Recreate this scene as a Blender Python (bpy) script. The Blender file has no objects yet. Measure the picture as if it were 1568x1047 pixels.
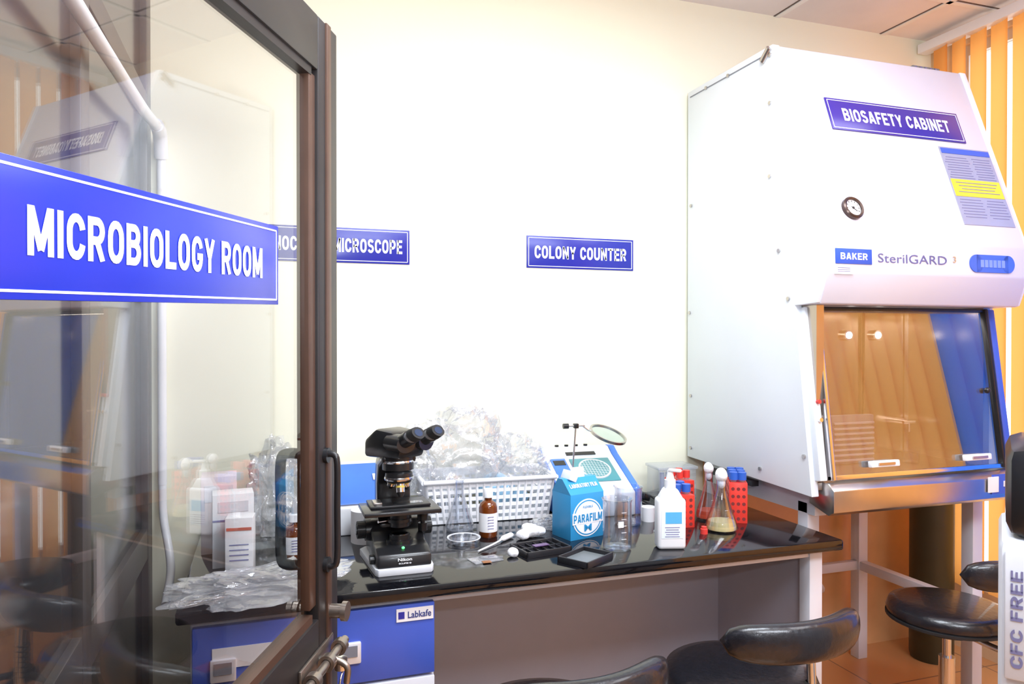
import bpy, bmesh, math, random
from mathutils import Matrix, Vector, Euler, noise
random.seed(4)
D=bpy.data; SC=bpy.context.scene; COL=SC.collection
try: SC.view_settings.view_transform='Standard'
except Exception: pass
# ------------------------------------------------------------------ materials
MC={}
def nodes(name):
    m=D.materials.new(name); m.use_nodes=True
    nt=m.node_tree; return m,nt,nt.nodes,nt.links,nt.nodes['Principled BSDF'],nt.nodes['Material Output']
def mat(name,c,rough=.5,metal=0,var=.04,scale=12,emis=0,coat=0,bump=0,trans=0,ecol=None):
    if name in MC: return MC[name]
    m,nt,N,L,p,o=nodes(name)
    n=N.new('ShaderNodeTexNoise'); n.inputs['Scale'].default_value=scale; n.inputs['Detail'].default_value=3
    tc=N.new('ShaderNodeTexCoord'); L.new(tc.outputs['Object'],n.inputs['Vector'])
    r=N.new('ShaderNodeValToRGB')
    r.color_ramp.elements[0].position=.3; r.color_ramp.elements[1].position=.7
    r.color_ramp.elements[0].color=tuple(max(0,x*(1-var)) for x in c)+(1,)
    r.color_ramp.elements[1].color=tuple(min(1,x*(1+var)) for x in c)+(1,)
    L.new(n.outputs['Fac'],r.inputs['Fac']); L.new(r.outputs['Color'],p.inputs['Base Color'])
    p.inputs['Roughness'].default_value=rough; p.inputs['Metallic'].default_value=metal
    p.inputs['Coat Weight'].default_value=coat; p.inputs['Transmission Weight'].default_value=trans
    if emis:
        p.inputs['Emission Color'].default_value=tuple(ecol or c)+(1,); p.inputs['Emission Strength'].default_value=emis
    if bump:
        b=N.new('ShaderNodeBump'); b.inputs['Strength'].default_value=bump; b.inputs['Distance'].default_value=.01
        L.new(n.outputs['Fac'],b.inputs['Height']); L.new(b.outputs['Normal'],p.inputs['Normal'])
    MC[name]=m; return m
def thin(name,tint=(1,1,1),base=.05,edge=.6,rough=.02,diff=0,dcol=(1,1,1),bump=0,bscale=20):
    """thin clear sheet: transparent + fresnel gloss (+ some diffuse haze)"""
    if name in MC: return MC[name]
    m,nt,N,L,p,o=nodes(name); N.remove(p)
    t=N.new('ShaderNodeBsdfTransparent'); t.inputs[0].default_value=(*tint,1)
    g=N.new('ShaderNodeBsdfGlossy'); g.inputs['Roughness'].default_value=rough
    lw=N.new('ShaderNodeLayerWeight'); lw.inputs['Blend'].default_value=.25
    mr=N.new('ShaderNodeMapRange'); mr.inputs['To Min'].default_value=base; mr.inputs['To Max'].default_value=edge
    L.new(lw.outputs['Facing'],mr.inputs['Value'])
    mx=N.new('ShaderNodeMixShader'); L.new(mr.outputs[0],mx.inputs[0]); L.new(g.outputs[0],mx.inputs[2])
    if diff:
        d=N.new('ShaderNodeBsdfDiffuse'); d.inputs[0].default_value=(*dcol,1)
        m2=N.new('ShaderNodeMixShader'); m2.inputs[0].default_value=diff
        L.new(t.outputs[0],m2.inputs[1]); L.new(d.outputs[0],m2.inputs[2]); L.new(m2.outputs[0],mx.inputs[1])
    else: L.new(t.outputs[0],mx.inputs[1])
    if bump:
        n=N.new('ShaderNodeTexNoise'); n.inputs['Scale'].default_value=bscale; n.inputs['Detail'].default_value=4
        tc=N.new('ShaderNodeTexCoord'); L.new(tc.outputs['Object'],n.inputs['Vector'])
        b=N.new('ShaderNodeBump'); b.inputs['Strength'].default_value=bump; b.inputs['Distance'].default_value=.01
        L.new(n.outputs['Fac'],b.inputs['Height']); L.new(b.outputs['Normal'],g.inputs['Normal']); L.new(b.outputs['Normal'],lw.inputs['Normal'])
    L.new(mx.outputs[0],o.inputs['Surface']); MC[name]=m; return m
# ------------------------------------------------------------------ bold condensed sign lettering (stroke glyphs)
def arc(cx,cy,rx,ry,a0,a1,n=10):
    return [(cx+rx*math.cos(math.radians(a0+(a1-a0)*k/n)),cy+ry*math.sin(math.radians(a0+(a1-a0)*k/n))) for k in range(n+1)]
V=[(.1,0),(.1,1)]
GL={
'I':(.2,[V]),
'M':(.80,[V,[(.70,0),(.70,1)],[(.12,.97),(.40,.12)],[(.68,.97),(.40,.12)]]),
'N':(.64,[V,[(.54,0),(.54,1)],[(.11,.95),(.53,.05)]]),
'L':(.55,[[(.1,1),(.1,.09),(.55,.09)]]),
'E':(.56,[V,[(.1,.91),(.55,.91)],[(.1,.52),(.50,.52)],[(.1,.09),(.56,.09)]]),
'F':(.54,[V,[(.1,.91),(.54,.91)],[(.1,.52),(.48,.52)]]),
'T':(.60,[[(0,.91),(.60,.91)],[(.30,0),(.30,.91)]]),
'Y':(.64,[[(.09,1),(.32,.42)],[(.55,1),(.32,.42)],[(.32,0),(.32,.48)]]),
'A':(.66,[[(.09,0),(.31,.98)],[(.57,0),(.35,.98)],[(.16,.27),(.5,.27)]]),
'O':(.64,[arc(.32,.62,.22,.29,0,180)+arc(.32,.38,.22,.29,180,360)+[(.54,.62)]]),
'C':(.62,[arc(.32,.62,.22,.29,8,180)+arc(.32,.38,.22,.29,180,352)]),
'G':(.64,[arc(.32,.62,.22,.29,10,180)+arc(.32,.38,.22,.29,180,345)+[(.54,.42)],[(.32,.43),(.64,.43)]]),
'R':(.64,[V,[(.1,.91),(.33,.91)]+arc(.34,.69,.19,.22,90,-90)+[(.1,.47)],[(.33,.47),(.54,0)]]),
'P':(.62,[V,[(.1,.91),(.33,.91)]+arc(.33,.66,.19,.25,90,-90)+[(.1,.41)]]),
'B':(.63,[V,[(.1,.91),(.32,.91)]+arc(.32,.715,.18,.195,90,-90)+[(.1,.52)],[(.1,.52),(.33,.52)]+arc(.33,.305,.2,.215,90,-90)+[(.1,.09)]]),
'D':(.64,[V,[(.1,.91),(.27,.91)]+arc(.27,.5,.27,.41,90,-90)+[(.1,.09)]]),
'U':(.64,[[(.1,1)]+arc(.32,.32,.22,.23,180,360)+[(.54,1)]]),
'S':(.60,[arc(.30,.71,.2,.2,15,250)+arc(.30,.30,.21,.21,70,-165)]),
'K':(.64,[V,[(.54,.98),(.14,.42)],[(.27,.56),(.56,.01)]]),
}
def glyph_bm(txt,w,h,z):
    t=bmesh.new(); x=0; T_=.095
    for ch in txt:
        if ch==' ': x+=.34; continue
        W,st=GL[ch]
        for pl in st:
            P=[Vector((px+x,py)) for px,py in pl]; P=[p for i,p in enumerate(P) if i==0 or (p-P[i-1]).length>1e-4]
            n=len(P); Lf=[]; Rt=[]; closed=(P[0]-P[-1]).length<1e-3
            for i,p in enumerate(P):
                d0=(p-P[i-1]).normalized() if i>0 else ((P[-1]-P[-2]).normalized() if closed else None)
                d1=(P[i+1]-p).normalized() if i<n-1 else ((P[1]-P[0]).normalized() if closed else None)
                d0=d0 or d1; d1=d1 or d0
                n0=Vector((-d0.y,d0.x)); n1=Vector((-d1.y,d1.x)); nn=(n0+n1)
                nn=nn.normalized() if nn.length>1e-6 else n0; k=T_/max(.4,nn.dot(n0))
                Lf.append(p+nn*k); Rt.append(p-nn*k)
            cl=lambda v:t.verts.new((v.x,min(1,max(0,v.y)),0))
            A=[cl(v) for v in Lf]; C=[cl(v) for v in Rt]
            for i in range(n-1):
                try: t.faces.new((A[i],C[i],C[i+1],A[i+1]))
                except ValueError: pass
        x+=W+.10
    x-=.10
    for v in t.verts: v.co=Vector(((v.co.x/x-.5)*w,(v.co.y-.5)*h,z))
    bmesh.ops.recalc_face_normals(t,faces=t.faces)
    for f in t.faces:
        if f.normal.z<0: f.normal_flip()
    return t
# ------------------------------------------------------------------ mesh builder
I4=Matrix.Identity(4)
def frame(o,r,u):
    r=Vector(r).normalized(); u=Vector(u).normalized(); n=r.cross(u)
    M=Matrix((r,u,n)).transposed().to_4x4(); M.translation=Vector(o); return M
class B:
    def __init__(s,name,loc=(0,0,0),rz=0):
        s.name=name; s.loc=loc; s.rz=rz; s.bm=bmesh.new(); s.mats=[]; s.F=I4.copy()
    def _m(s,m):
        if m not in s.mats: s.mats.append(m)
        return s.mats.index(m)
    def add(s,t,m,M=I4,smooth=True):
        i=s._m(m)
        for f in t.faces: f.material_index=i; f.smooth=smooth
        t.transform(s.F@M); me=D.meshes.new('tmp'); t.to_mesh(me); t.free(); s.bm.from_mesh(me); D.meshes.remove(me)
    def box(s,c,sz,m,bev=0,rot=(0,0,0),seg=2):
        t=bmesh.new(); bmesh.ops.create_cube(t,size=1); bmesh.ops.scale(t,vec=sz,verts=t.verts)
        if bev: bmesh.ops.bevel(t,geom=t.edges[:],offset=bev,segments=seg,profile=.5,affect='EDGES')
        s.add(t,m,Matrix.Translation(c)@Euler([math.radians(a) for a in rot]).to_matrix().to_4x4())
    def b2(s,a,b,m,bev=0):
        s.box([(a[i]+b[i])/2 for i in range(3)],[abs(b[i]-a[i]) for i in range(3)],m,bev)
    def cyl(s,a,b,r,m,r2=None,seg=28,cap=True):
        a=Vector(a); b=Vector(b); d=b-a; t=bmesh.new()
        bmesh.ops.create_cone(t,cap_ends=cap,segments=seg,radius1=r,radius2=r if r2 is None else r2,depth=d.length)
        s.add(t,m,Matrix.Translation((a+b)/2)@d.to_track_quat('Z','Y').to_matrix().to_4x4())
    def lathe(s,prof,m,c=(0,0,0),seg=36,sc=(1,1),M=I4):
        t=bmesh.new(); rings=[]
        for r,z in prof:
            rings.append([t.verts.new((r*math.cos(2*math.pi*k/seg)*sc[0],r*math.sin(2*math.pi*k/seg)*sc[1],z)) for k in range(seg)])
        for a,b in zip(rings,rings[1:]):
            for k in range(seg):
                t.faces.new((a[k],a[(k+1)%seg],b[(k+1)%seg],b[k]))
        bmesh.ops.remove_doubles(t,verts=t.verts,dist=1e-6)
        s.add(t,m,Matrix.Translation(c)@M)
    def sph(s,c,r,m,sc=(1,1,1),rot=(0,0,0),nz=0,sub=3,nf=20):
        t=bmesh.new(); bmesh.ops.create_icosphere(t,subdivisions=sub,radius=r)
        bmesh.ops.scale(t,vec=sc,verts=t.verts)
        if nz:
            for v in t.verts:
                q=v.co+Vector(c); k=noise.noise(q*nf)+.5*noise.noise(q*nf*2.3); v.co+=v.co.normalized()*k*nz
        s.add(t,m,Matrix.Translation(c)@Euler([math.radians(a) for a in rot]).to_matrix().to_4x4())
    def tube(s,pts,r,m,seg=12,smooth=6):
        P=[Vector(p) for p in pts]
        if smooth and len(P)>2:
            Q=[]
            E=[P[0]*2-P[1]]+P+[P[-1]*2-P[-2]]
            for i in range(1,len(E)-2):
                for k in range(smooth):
                    t=k/smooth; a,b,c,d=E[i-1:i+3]
                    Q.append(.5*((2*b)+(c-a)*t+(2*a-5*b+4*c-d)*t*t+(3*b-a-3*c+d)*t**3))
            Q.append(P[-1]); P=Q
        t=bmesh.new(); rings=[]; up=None
        for i,p in enumerate(P):
            d=(P[min(i+1,len(P)-1)]-P[max(i-1,0)]).normalized()
            if up is None: up=d.orthogonal().normalized()
            else: up=(up-d*up.dot(d)).normalized()
            w=d.cross(up); rr=r[min(i,len(r)-1)] if isinstance(r,list) else r
            rings.append([t.verts.new(p+(up*math.cos(2*math.pi*k/seg)+w*math.sin(2*math.pi*k/seg))*rr) for k in range(seg)])
        for a,b in zip(rings,rings[1:]):
            for k in range(seg): t.faces.new((a[k],a[(k+1)%seg],b[(k+1)%seg],b[k]))
        t.faces.new(rings[0][::-1]); t.faces.new(rings[-1])
        s.add(t,m)
    def prism(s,poly,x0,x1,m,bev=0,axis='x'):
        """poly in (y,z) extruded along x (or (x,y) along z)"""
        t=bmesh.new()
        f=(lambda p,x:(x,p[0],p[1])) if axis=='x' else ((lambda p,x:(p[0],p[1],x)) if axis=='z' else (lambda p,x:(p[0],x,p[1])))
        a=[t.verts.new(f(p,x0)) for p in poly]; b=[t.verts.new(f(p,x1)) for p in poly]
        t.faces.new(a); t.faces.new(b[::-1]); n=len(poly)
        for i in range(n): t.faces.new((a[i],b[i],b[(i+1)%n],a[(i+1)%n]))
        bmesh.ops.recalc_face_normals(t,faces=t.faces)
        if bev: bmesh.ops.bevel(t,geom=t.edges[:],offset=bev,segments=2,profile=.5,affect='EDGES')
        s.add(t,m)
    def poly(s,vs,fs,m):
        t=bmesh.new(); V=[t.verts.new(v) for v in vs]
        for f in fs: t.faces.new([V[i] for i in f])
        s.add(t,m)
    def text(s,txt,w,h,m,fr=I4,bold=.02,ex=.0006):
        if all(ch==' ' or ch in GL for ch in txt) and len(txt)>1:
            s.add(glyph_bm(txt,w,h,ex),m,fr,smooth=False); return
        c=D.curves.new('t','FONT'); c.body=txt; c.size=1; c.offset=min(bold,.015); c.resolution_u=3
        ob=D.objects.new('t',c); COL.objects.link(ob); bpy.context.view_layer.update()
        me=D.meshes.new_from_object(ob); D.objects.remove(ob); D.curves.remove(c)
        t=bmesh.new(); t.from_mesh(me); D.meshes.remove(me)
        xs=[v.co.x for v in t.verts]; ys=[v.co.y for v in t.verts]
        x0,x1,y0,y1=min(xs),max(xs),min(ys),max(ys)
        for v in t.verts: v.co=Vector(((v.co.x-(x0+x1)/2)/(x1-x0)*w,(v.co.y-(y0+y1)/2)/(y1-y0)*h,ex))
        s.add(t,m,fr,smooth=False)
    def plate(s,fr,w,h,m,t=.003,z=0,bev=0):
        o=s.F; s.F=s.F@fr; s.box((0,0,z+t/2),(w,h,t),m,bev); s.F=o
    def sign(s,fr,w,h,txt,blue,white,th=.004,tw=.86,thh=.40):
        o=s.F; s.F=s.F@fr
        s.box((0,0,th/2),(w,h,th),blue,.0008)
        e=.008; z=th+.0002; b=.0025
        s.box((0,h/2-e,z),(w-2*e,b,.0006),white); s.box((0,-h/2+e,z),(w-2*e,b,.0006),white)
        s.box((w/2-e,0,z),(b,h-2*e,.0006),white); s.box((-w/2+e,0,z),(b,h-2*e,.0006),white)
        s.text(txt,w*tw,h*thh,white,Matrix.Translation((0,0,th+.0002)))
        s.F=o
    def done(s,parent=None,sharp=35,mod=None):
        me=D.meshes.new(s.name); s.bm.to_mesh(me); s.bm.free()
        for m in s.mats: me.materials.append(m)
        try: me.set_sharp_from_angle(angle=math.radians(sharp))
        except Exception: pass
        ob=D.objects.new(s.name,me); COL.objects.link(ob); ob.location=s.loc; ob.rotation_euler=(0,0,math.radians(s.rz))
        if parent:
            bpy.context.view_layer.update(); ob.parent=parent; ob.matrix_parent_inverse=parent.matrix_world.inverted()
        return ob
# palette
blue=mat('sign_blue',(.02,.028,.36),.25,var=.02); white=mat('white_ink',(.92,.93,.97),.35,var=.01)
purple=mat('sign_violet',(.05,.028,.30),.25,var=.02)
blackp=mat('black_plastic',(.012,.012,.014),.32,var=.2); blackr=mat('black_rubber',(.015,.015,.016),.6,var=.2)
leather=mat('black_leatherette',(.012,.012,.016),.3,var=.2,bump=.15,scale=60,coat=.3)
chrome=mat('chrome',(.75,.76,.78),.15,1); steel=mat('brushed_steel',(.55,.52,.5),.28,1,var=.12,scale=6)
bronze=mat('bronze_aluminium',(.020,.017,.017),.42,.1,var=.1); bronze2=mat('bronze_bead',(.085,.045,.03),.4,.2,var=.1)
whitep=mat('white_plastic',(.88,.89,.92),.35,var=.01); whitem=mat('white_enamel',(.8,.83,.93),.35,var=.02,scale=3)
paper=mat('white_paper',(.85,.85,.87),.6); cotton=mat('cotton',(.92,.92,.95),.95,bump=.4,scale=60)
glass=thin('lab_glass',(.96,.975,1),.06,.85,.02); bag=thin('plastic_film',(.98,.985,1),.12,.7,.10,diff=.2,dcol=(.93,.95,1),bump=.9,bscale=16)
film2=thin('clear_film',(.97,.98,1),.14,.7,.08,diff=.14,dcol=(.93,.95,1),bump=.9,bscale=22)
# ------------------------------------------------------------------ room
WY=2.76; WX=3.08; LX=-.36; FY=-1.3; CH=2.88
wallm=mat('cream_wall_paint',(.95,.93,.745),.6,var=.012,scale=1.5)
b=B('wall_back'); b.b2((LX-.1,WY,0),(WX+.1,WY+.1,CH),wallm); b.done()
b=B('glow_panel'); b.b2((1.80,WY-.006,0),(WX,WY,.96),mat('blind_glow_orange',(.85,.50,.24),.4)); b.done()  # added panel: the blinds' orange glow painted onto the lower back wall
b=B('wall_front'); b.b2((LX-.1,FY-.1,0),(WX+.1,FY,CH),mat('unseen_wall_grey',(.32,.31,.30),.6)); b.done()  # unseen wall, kept dark to weaken its reflection in door and glazing
# floor tiles
m,nt,N,L,p,o=nodes('floor_tile_terracotta')
tc=N.new('ShaderNodeTexCoord'); br=N.new('ShaderNodeTexBrick'); br.offset=0; br.inputs['Scale'].default_value=1
br.inputs['Brick Width'].default_value=.6; br.inputs['Row Height'].default_value=.6; br.inputs['Mortar Size'].default_value=.004
br.inputs['Color1'].default_value=(.62,.30,.12,1); br.inputs['Color2'].default_value=(.58,.27,.11,1); br.inputs['Mortar'].default_value=(.3,.16,.09,1)
L.new(tc.outputs['Object'],br.inputs['Vector']); L.new(br.outputs['Color'],p.inputs['Base Color']); p.inputs['Roughness'].default_value=.2
b=B('floor'); b.b2((LX-.1,FY-.1,-.1),(WX+.1,WY+.1,0),m); b.done()
ceilm=mat('ceiling_tile',(.86,.80,.77),.8,var=.06,scale=3)
b=B('ceiling'); b.b2((LX-.1,FY-.1,CH),(WX+.1,WY+.1,CH+.1),ceilm); b.done()
gridm=mat('ceiling_grid',(.9,.88,.84),.5); gapm=mat('ceiling_gap',(.16,.11,.09),.8)
b=B('trim_1')
for i in range(-2,6):
    x=.38+.6*i
    if LX<x<WX: b.b2((x-.012,FY,CH-.006),(x+.012,WY,CH),gridm); b.b2((x-.020,FY,CH-.002),(x-.012,WY,CH),gapm)
for j in range(-6,1):
    y=WY-.36+.6*j
    if y>FY: b.b2((LX,y-.012,CH-.006),(WX,y+.012,CH),gridm); b.b2((LX,y-.020,CH-.002),(WX,y-.012,CH),gapm)
b.done()
# right wall with window + vertical blinds
rw=mat('right_wall_paint',(.85,.62,.38),.6)
b=B('wall_right'); b.b2((WX,FY-.1,0),(WX+.1,WY+.1,.3),rw); b.b2((WX,FY-.1,2.8),(WX+.1,WY+.1,CH),rw)
b.b2((WX,2.62,.3),(WX+.1,WY+.1,2.8),rw); b.b2((WX,FY-.1,.3),(WX+.1,-.9,2.8),rw); b.done()
b=B('window_1'); fr=mat('window_frame',(.7,.68,.66),.4)
b.b2((WX+.02,-.9,.3),(WX+.07,2.62,.35),fr); b.b2((WX+.02,-.9,2.75),(WX+.07,2.62,2.8),fr)
for y in (-.88,.3,1.45,2.6): b.b2((WX+.02,y-.025,.35),(WX+.07,y+.025,2.75),fr)
b.b2((WX+.04,-.9,.35),(WX+.045,2.62,2.75),thin('window_glass',(1,1,1),.04,.4)); b.done()
def fabric(name,dc,tcx):
    m,nt,N,L,p,o=nodes(name); N.remove(p)
    d=N.new('ShaderNodeBsdfDiffuse'); d.inputs[0].default_value=(*dc,1); t=N.new('ShaderNodeBsdfTranslucent'); t.inputs[0].default_value=(*tcx,1)
    tc=N.new('ShaderNodeTexCoord'); w=N.new('ShaderNodeTexWave'); w.wave_type='BANDS'; w.bands_direction='Z'; w.inputs['Scale'].default_value=60; L.new(tc.outputs['Object'],w.inputs['Vector'])
    mr=N.new('ShaderNodeMapRange'); mr.inputs['To Min'].default_value=.55; mr.inputs['To Max'].default_value=.62; L.new(w.outputs['Fac'],mr.inputs['Value'])
    mx=N.new('ShaderNodeMixShader'); L.new(mr.outputs[0],mx.inputs[0]); L.new(d.outputs[0],mx.inputs[1]); L.new(t.outputs[0],mx.inputs[2]); L.new(mx.outputs[0],o.inputs['Surface'])
    return m
blindm=fabric('orange_blind_fabric',(.85,.45,.15),(1,.48,.13)); blindb=fabric('blue_blind_fabric',(.05,.2,.9),(.06,.25,1))
b=B('vertical_blinds'); b.b2((2.97,-1.0,2.80),(3.03,2.74,2.845),whitep,.004)
y=-.95
while y<2.70:
    a=math.radians(14+random.uniform(-4,4)); t=bmesh.new(); n=6; rows=[]
    for z in (2.80,.32):
        rows.append([])
        for k in range(n+1):
            q=(k/n-.5)*.098; bow=.006*(1-(2*k/n-1)**2)
            rows[-1].append(t.verts.new((3.0+math.sin(a)*q+bow,y+math.cos(a)*q,z)))
    for k in range(n): t.faces.new((rows[0][k],rows[0][k+1],rows[1][k+1],rows[1][k]))
    b.add(t,blindb if 1.45<y<1.95 else blindm); y+=.097
b.done()
# left wall : dark glazed aluminium partition
darkg=mat('dark_tinted_glazing',(.04,.04,.045),.12,var=.15,scale=2)
b=B('wall_left'); b.b2((LX-.1,FY-.1,0),(LX-.02,WY+.1,CH),darkg)
g2=mat('grey_aluminium',(.10,.09,.088),.4,.2)
for y0,y1 in ((WY-.09,WY),(1.75,1.83),(.9,.98),(.1,.18)): b.b2((LX-.03,y0,0),(LX,y1,CH),g2,.003)
for z0,z1 in ((0,.12),(.72,.82),(2.18,2.25),(2.8,2.88)): b.b2((LX-.03,FY,z0),(LX-.002,WY,z1),g2,.003)
b.done()
b=B('drain_pipe'); pm=mat('white_pvc',(.85,.86,.9),.3)
b.tube([(LX+.035,-.6,1.98),(LX+.035,.9,2.03),(LX+.035,2.2,2.09),(LX+.035,2.64,2.13)],.016,pm)
b.tube([(LX+.035,2.62,2.13),(LX+.035,2.70,2.12),(LX+.035,2.735,2.05)],.022,pm)
b.cyl((LX+.035,2.735,2.07),(LX+.035,2.735,.95),.014,pm); b.tube([(LX+.035,2.735,.95),(LX+.04,2.72,.84),(LX+.07,2.64,.70),(LX+.07,2.5,.62)],.013,pm)
b.done()
# ------------------------------------------------------------------ wall signs
sf=lambda x,z:frame((x,WY,z),(1,0,0),(0,0,1))
b=B('wall_sign'); b.sign(sf(1.225,1.787),.472,.128,'COLONY COUNTER',blue,white); b.done()
b=B('wall_sign.001'); b.sign(sf(.245,1.784),.552,.128,'BINOCULAR MICROSCOPE',blue,white,tw=.9); b.done()
# ------------------------------------------------------------------ door
DL=1.03; az=math.radians(24.7); dx,dy=math.sin(az),math.cos(az); Ex,Ey=.121,1.493
b=B('door_1',(Ex-dx*DL,Ey-dy*DL,0),65.3)
q=DL-.9
dg=thin('door_glass',(.985,.99,.995),.028,.45,.0)
b.b2((0,-.018,.02),(.09,.018,2.04),bronze,.003)
b.b2((q+.80,-.018,.02),(DL,.018,2.04),bronze,.003); b.b2((q+.835,-.022,.02),(q+.858,.022,2.04),bronze2,.002)
b.b2((q+.77,-.012,.96),(q+.80,.012,1.93),bronze2,.002)
b.b2((.09,-.018,1.94),(q+.80,.018,2.04),bronze,.003); b.b2((.09,-.013,1.925),(q+.78,.013,1.94),bronze)
b.b2((.09,-.018,.82),(q+.80,.018,.935),bronze,.003); b.b2((.09,-.013,.935),(q+.78,.013,.95),bronze2)
b.b2((.09,-.018,.02),(q+.80,.018,.14),bronze,.003); b.b2((.09,-.008,.14),(q+.80,.008,.82),mat('bronze_panel',(.07,.055,.05),.4,.3))
b.b2((.09,-.003,.945),(q+.775,.003,1.93),dg)
b.sign(frame((DL-.551,-.0045,1.574),(1,0,0),(0,0,1)),.60,.127,'MICROBIOLOGY ROOM',mat('sign_blue_bright',(.012,.03,.45),.25,var=.02),white,th=.003,tw=.80,thh=.36)
# pull handles both sides
for sg,xx,r,pr in ((-1,q+.83,.006,.042),(1,q+.83,.010,.068)):
    b.tube([(xx,sg*.015,1.23),(xx,sg*pr*.8,1.232),(xx,sg*pr,1.215),(xx,sg*pr,1.13),(xx,sg*pr,1.04),(xx,sg*pr*.8,1.022),(xx,sg*.015,1.025)],r,blackp,smooth=4)
    for z in (1.23,1.025): b.cyl((xx,sg*.018,z),(xx,sg*.026,z),.014,blackp)
# tower bolt, lock and keys
st2=mat('aged_brass_steel',(.35,.3,.26),.3,.9)
b.b2((q+.70,-.024,.845),(q+.86,-.018,.885),st2,.002)
b.cyl((q+.66,-.041,.865),(q+.875,-.041,.865),.008,st2)
for x in (.71,.78,.845): b.lathe([(.009,-.008),(.015,-.008),(.015,.008),(.009,.008)],st2,(q+x,-.041,.865),20,M=Matrix.Rotation(math.pi/2,4,'Y'))
b.cyl((q+.85,-.016,.93),(q+.85,-.045,.93),.013,st2); b.cyl((q+.85,-.045,.93),(q+.85,-.055,.93),.018,st2)
b.tube([(q+.80,-.041,.865),(q+.80,-.07,.85),(q+.80,-.07,.82)],.006,st2)
b.cyl((q+.84,-.045,.845),(q+.84,-.045,.825),.012,chrome)
rg=[(q+.84+.022*math.cos(a),-.05,.80+.022*math.sin(a)) for a in [k*math.pi/8 for k in range(17)]]
b.tube(rg,.0018,chrome,smooth=0)
for k,ax in ((0,.825),(1,.845),(2,.858)):
    b.lathe([(.004,-.0015),(.013,-.0015),(.013,.0015),(.004,.0015)],st2,(q+ax,-.052-.004*k,.765),20,M=Matrix.Rotation(math.pi/2,4,'X'))
    b.box((q+ax,-.052-.004*k,.735),(.007,.002,.045),st2); b.box((q+ax+.005,-.052-.004*k,.722),(.006,.002,.012),st2)
for v in b.bm.verts: v.co.z+=math.tan(math.radians(2))*(v.co.x-DL)
b.done()
b=B('trim_2'); hx,hy=Ex-dx*DL,Ey-dy*DL
b.b2((LX,hy-.12,0),(hx-.02,hy-.04,2.25),bronze,.003); b.done()
# ------------------------------------------------------------------ lab table
topm=mat('black_granite',(.006,.006,.008),.09,var=.5,scale=150,coat=.2); greym=mat('grey_laminate',(.46,.48,.58),.45,var=.02)
wf=mat('white_powdercoat',(.72,.75,.82),.35,var=.02); bl=mat('drawer_blue',(.06,.12,.58),.35,var=.02)
b=B('lab_bench'); TX0,TX1=-.2,1.76; PX=.43
b.b2((TX0,1.895,.765),(TX1,2.745,.80),topm,.008)
b.b2((TX0+.03,1.94,.74),(TX1-.05,1.97,.765),wf,.002); b.b2((TX0+.03,2.68,.70),(TX1-.05,2.71,.765),wf)
b.b2((TX1-.10,1.935,0),(TX1-.05,1.985,.765),wf,.003); b.b2((TX1-.10,2.66,0),(TX1-.05,2.71,.765),wf,.003)
b.b2((TX1-.085,1.985,.12),(TX1-.065,2.66,.765),greym); b.b2((PX,2.46,.12),(TX1-.085,2.475,.765),greym)
b.b2((TX0+.03,1.96,.08),(TX0+.05,2.7,.765),wf)
b.b2((-.17,1.935,.08),(PX,2.66,.765),wf,.003)
for i,(z0,z1,mm) in enumerate(((.560,.748,bl),(.33,.552,wf),(.09,.323,wf))):
    for x0,x1 in ((.135,PX-.002),(-.165,.13)):
        b.b2((x0,1.915,z0),(x1,1.935,z1),mm,.003)
        zc=(z0+z1)/2-.01; xc=x0+.07 if i==0 else (x0+x1)/2+.06
        b.b2((xc-.03,1.905,zc-.03),(xc+.03,1.918,zc+.025),mat('handle_silver',(.8,.82,.88),.3,.3),.004); b.b2((xc-.02,1.902,zc-.01),(xc+.02,1.906,zc+.018),mat('grip_shadow',(.2,.21,.25),.5))
b.plate(frame((.375,1.914,.722),(1,0,0),(0,0,1)),.098,.034,white,.002)
b.text('Labkafe',.062,.018,mat('label_navy',(.03,.05,.25),.4),frame((.387,1.9115,.722),(1,0,0),(0,0,1)),bold=.02)
b.box((.339,1.9115,.722),(.016,.001,.018),blue)
b.plate(frame((-.05,1.914,.67),(1,0,0),(0,0,1)),.14,.05,paper,.002)
for x in (-.15,.40): b.cyl((x,2.0,0),(x,2.0,.08),.02,blackp); b.cyl((x,2.6,0),(x,2.6,.08),.02,blackp)
b.done()
# ------------------------------------------------------------------ biosafety cabinet
CX0,CX1=1.71,2.62
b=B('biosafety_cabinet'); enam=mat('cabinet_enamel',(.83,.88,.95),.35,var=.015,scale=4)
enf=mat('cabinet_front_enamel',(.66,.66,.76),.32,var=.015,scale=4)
side=[(2.74,.94),(2.74,2.485),(2.19,2.485),(1.935,1.77),(1.93,1.66),(1.965,1.56),(2.07,1.555),(1.985,.92)]
b.prism(side,CX0,CX0+.03,enam,.003)
b.prism(side,CX1-.03,CX1,enam,.003)
hood=[(2.72,1.56),(2.72,2.483),(2.192,2.483),(1.932,1.768),(1.927,1.66),(1.962,1.556),(2.06,1.556)]
b.prism(hood,CX0+.012,CX1-.012,enf,.006)
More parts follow.
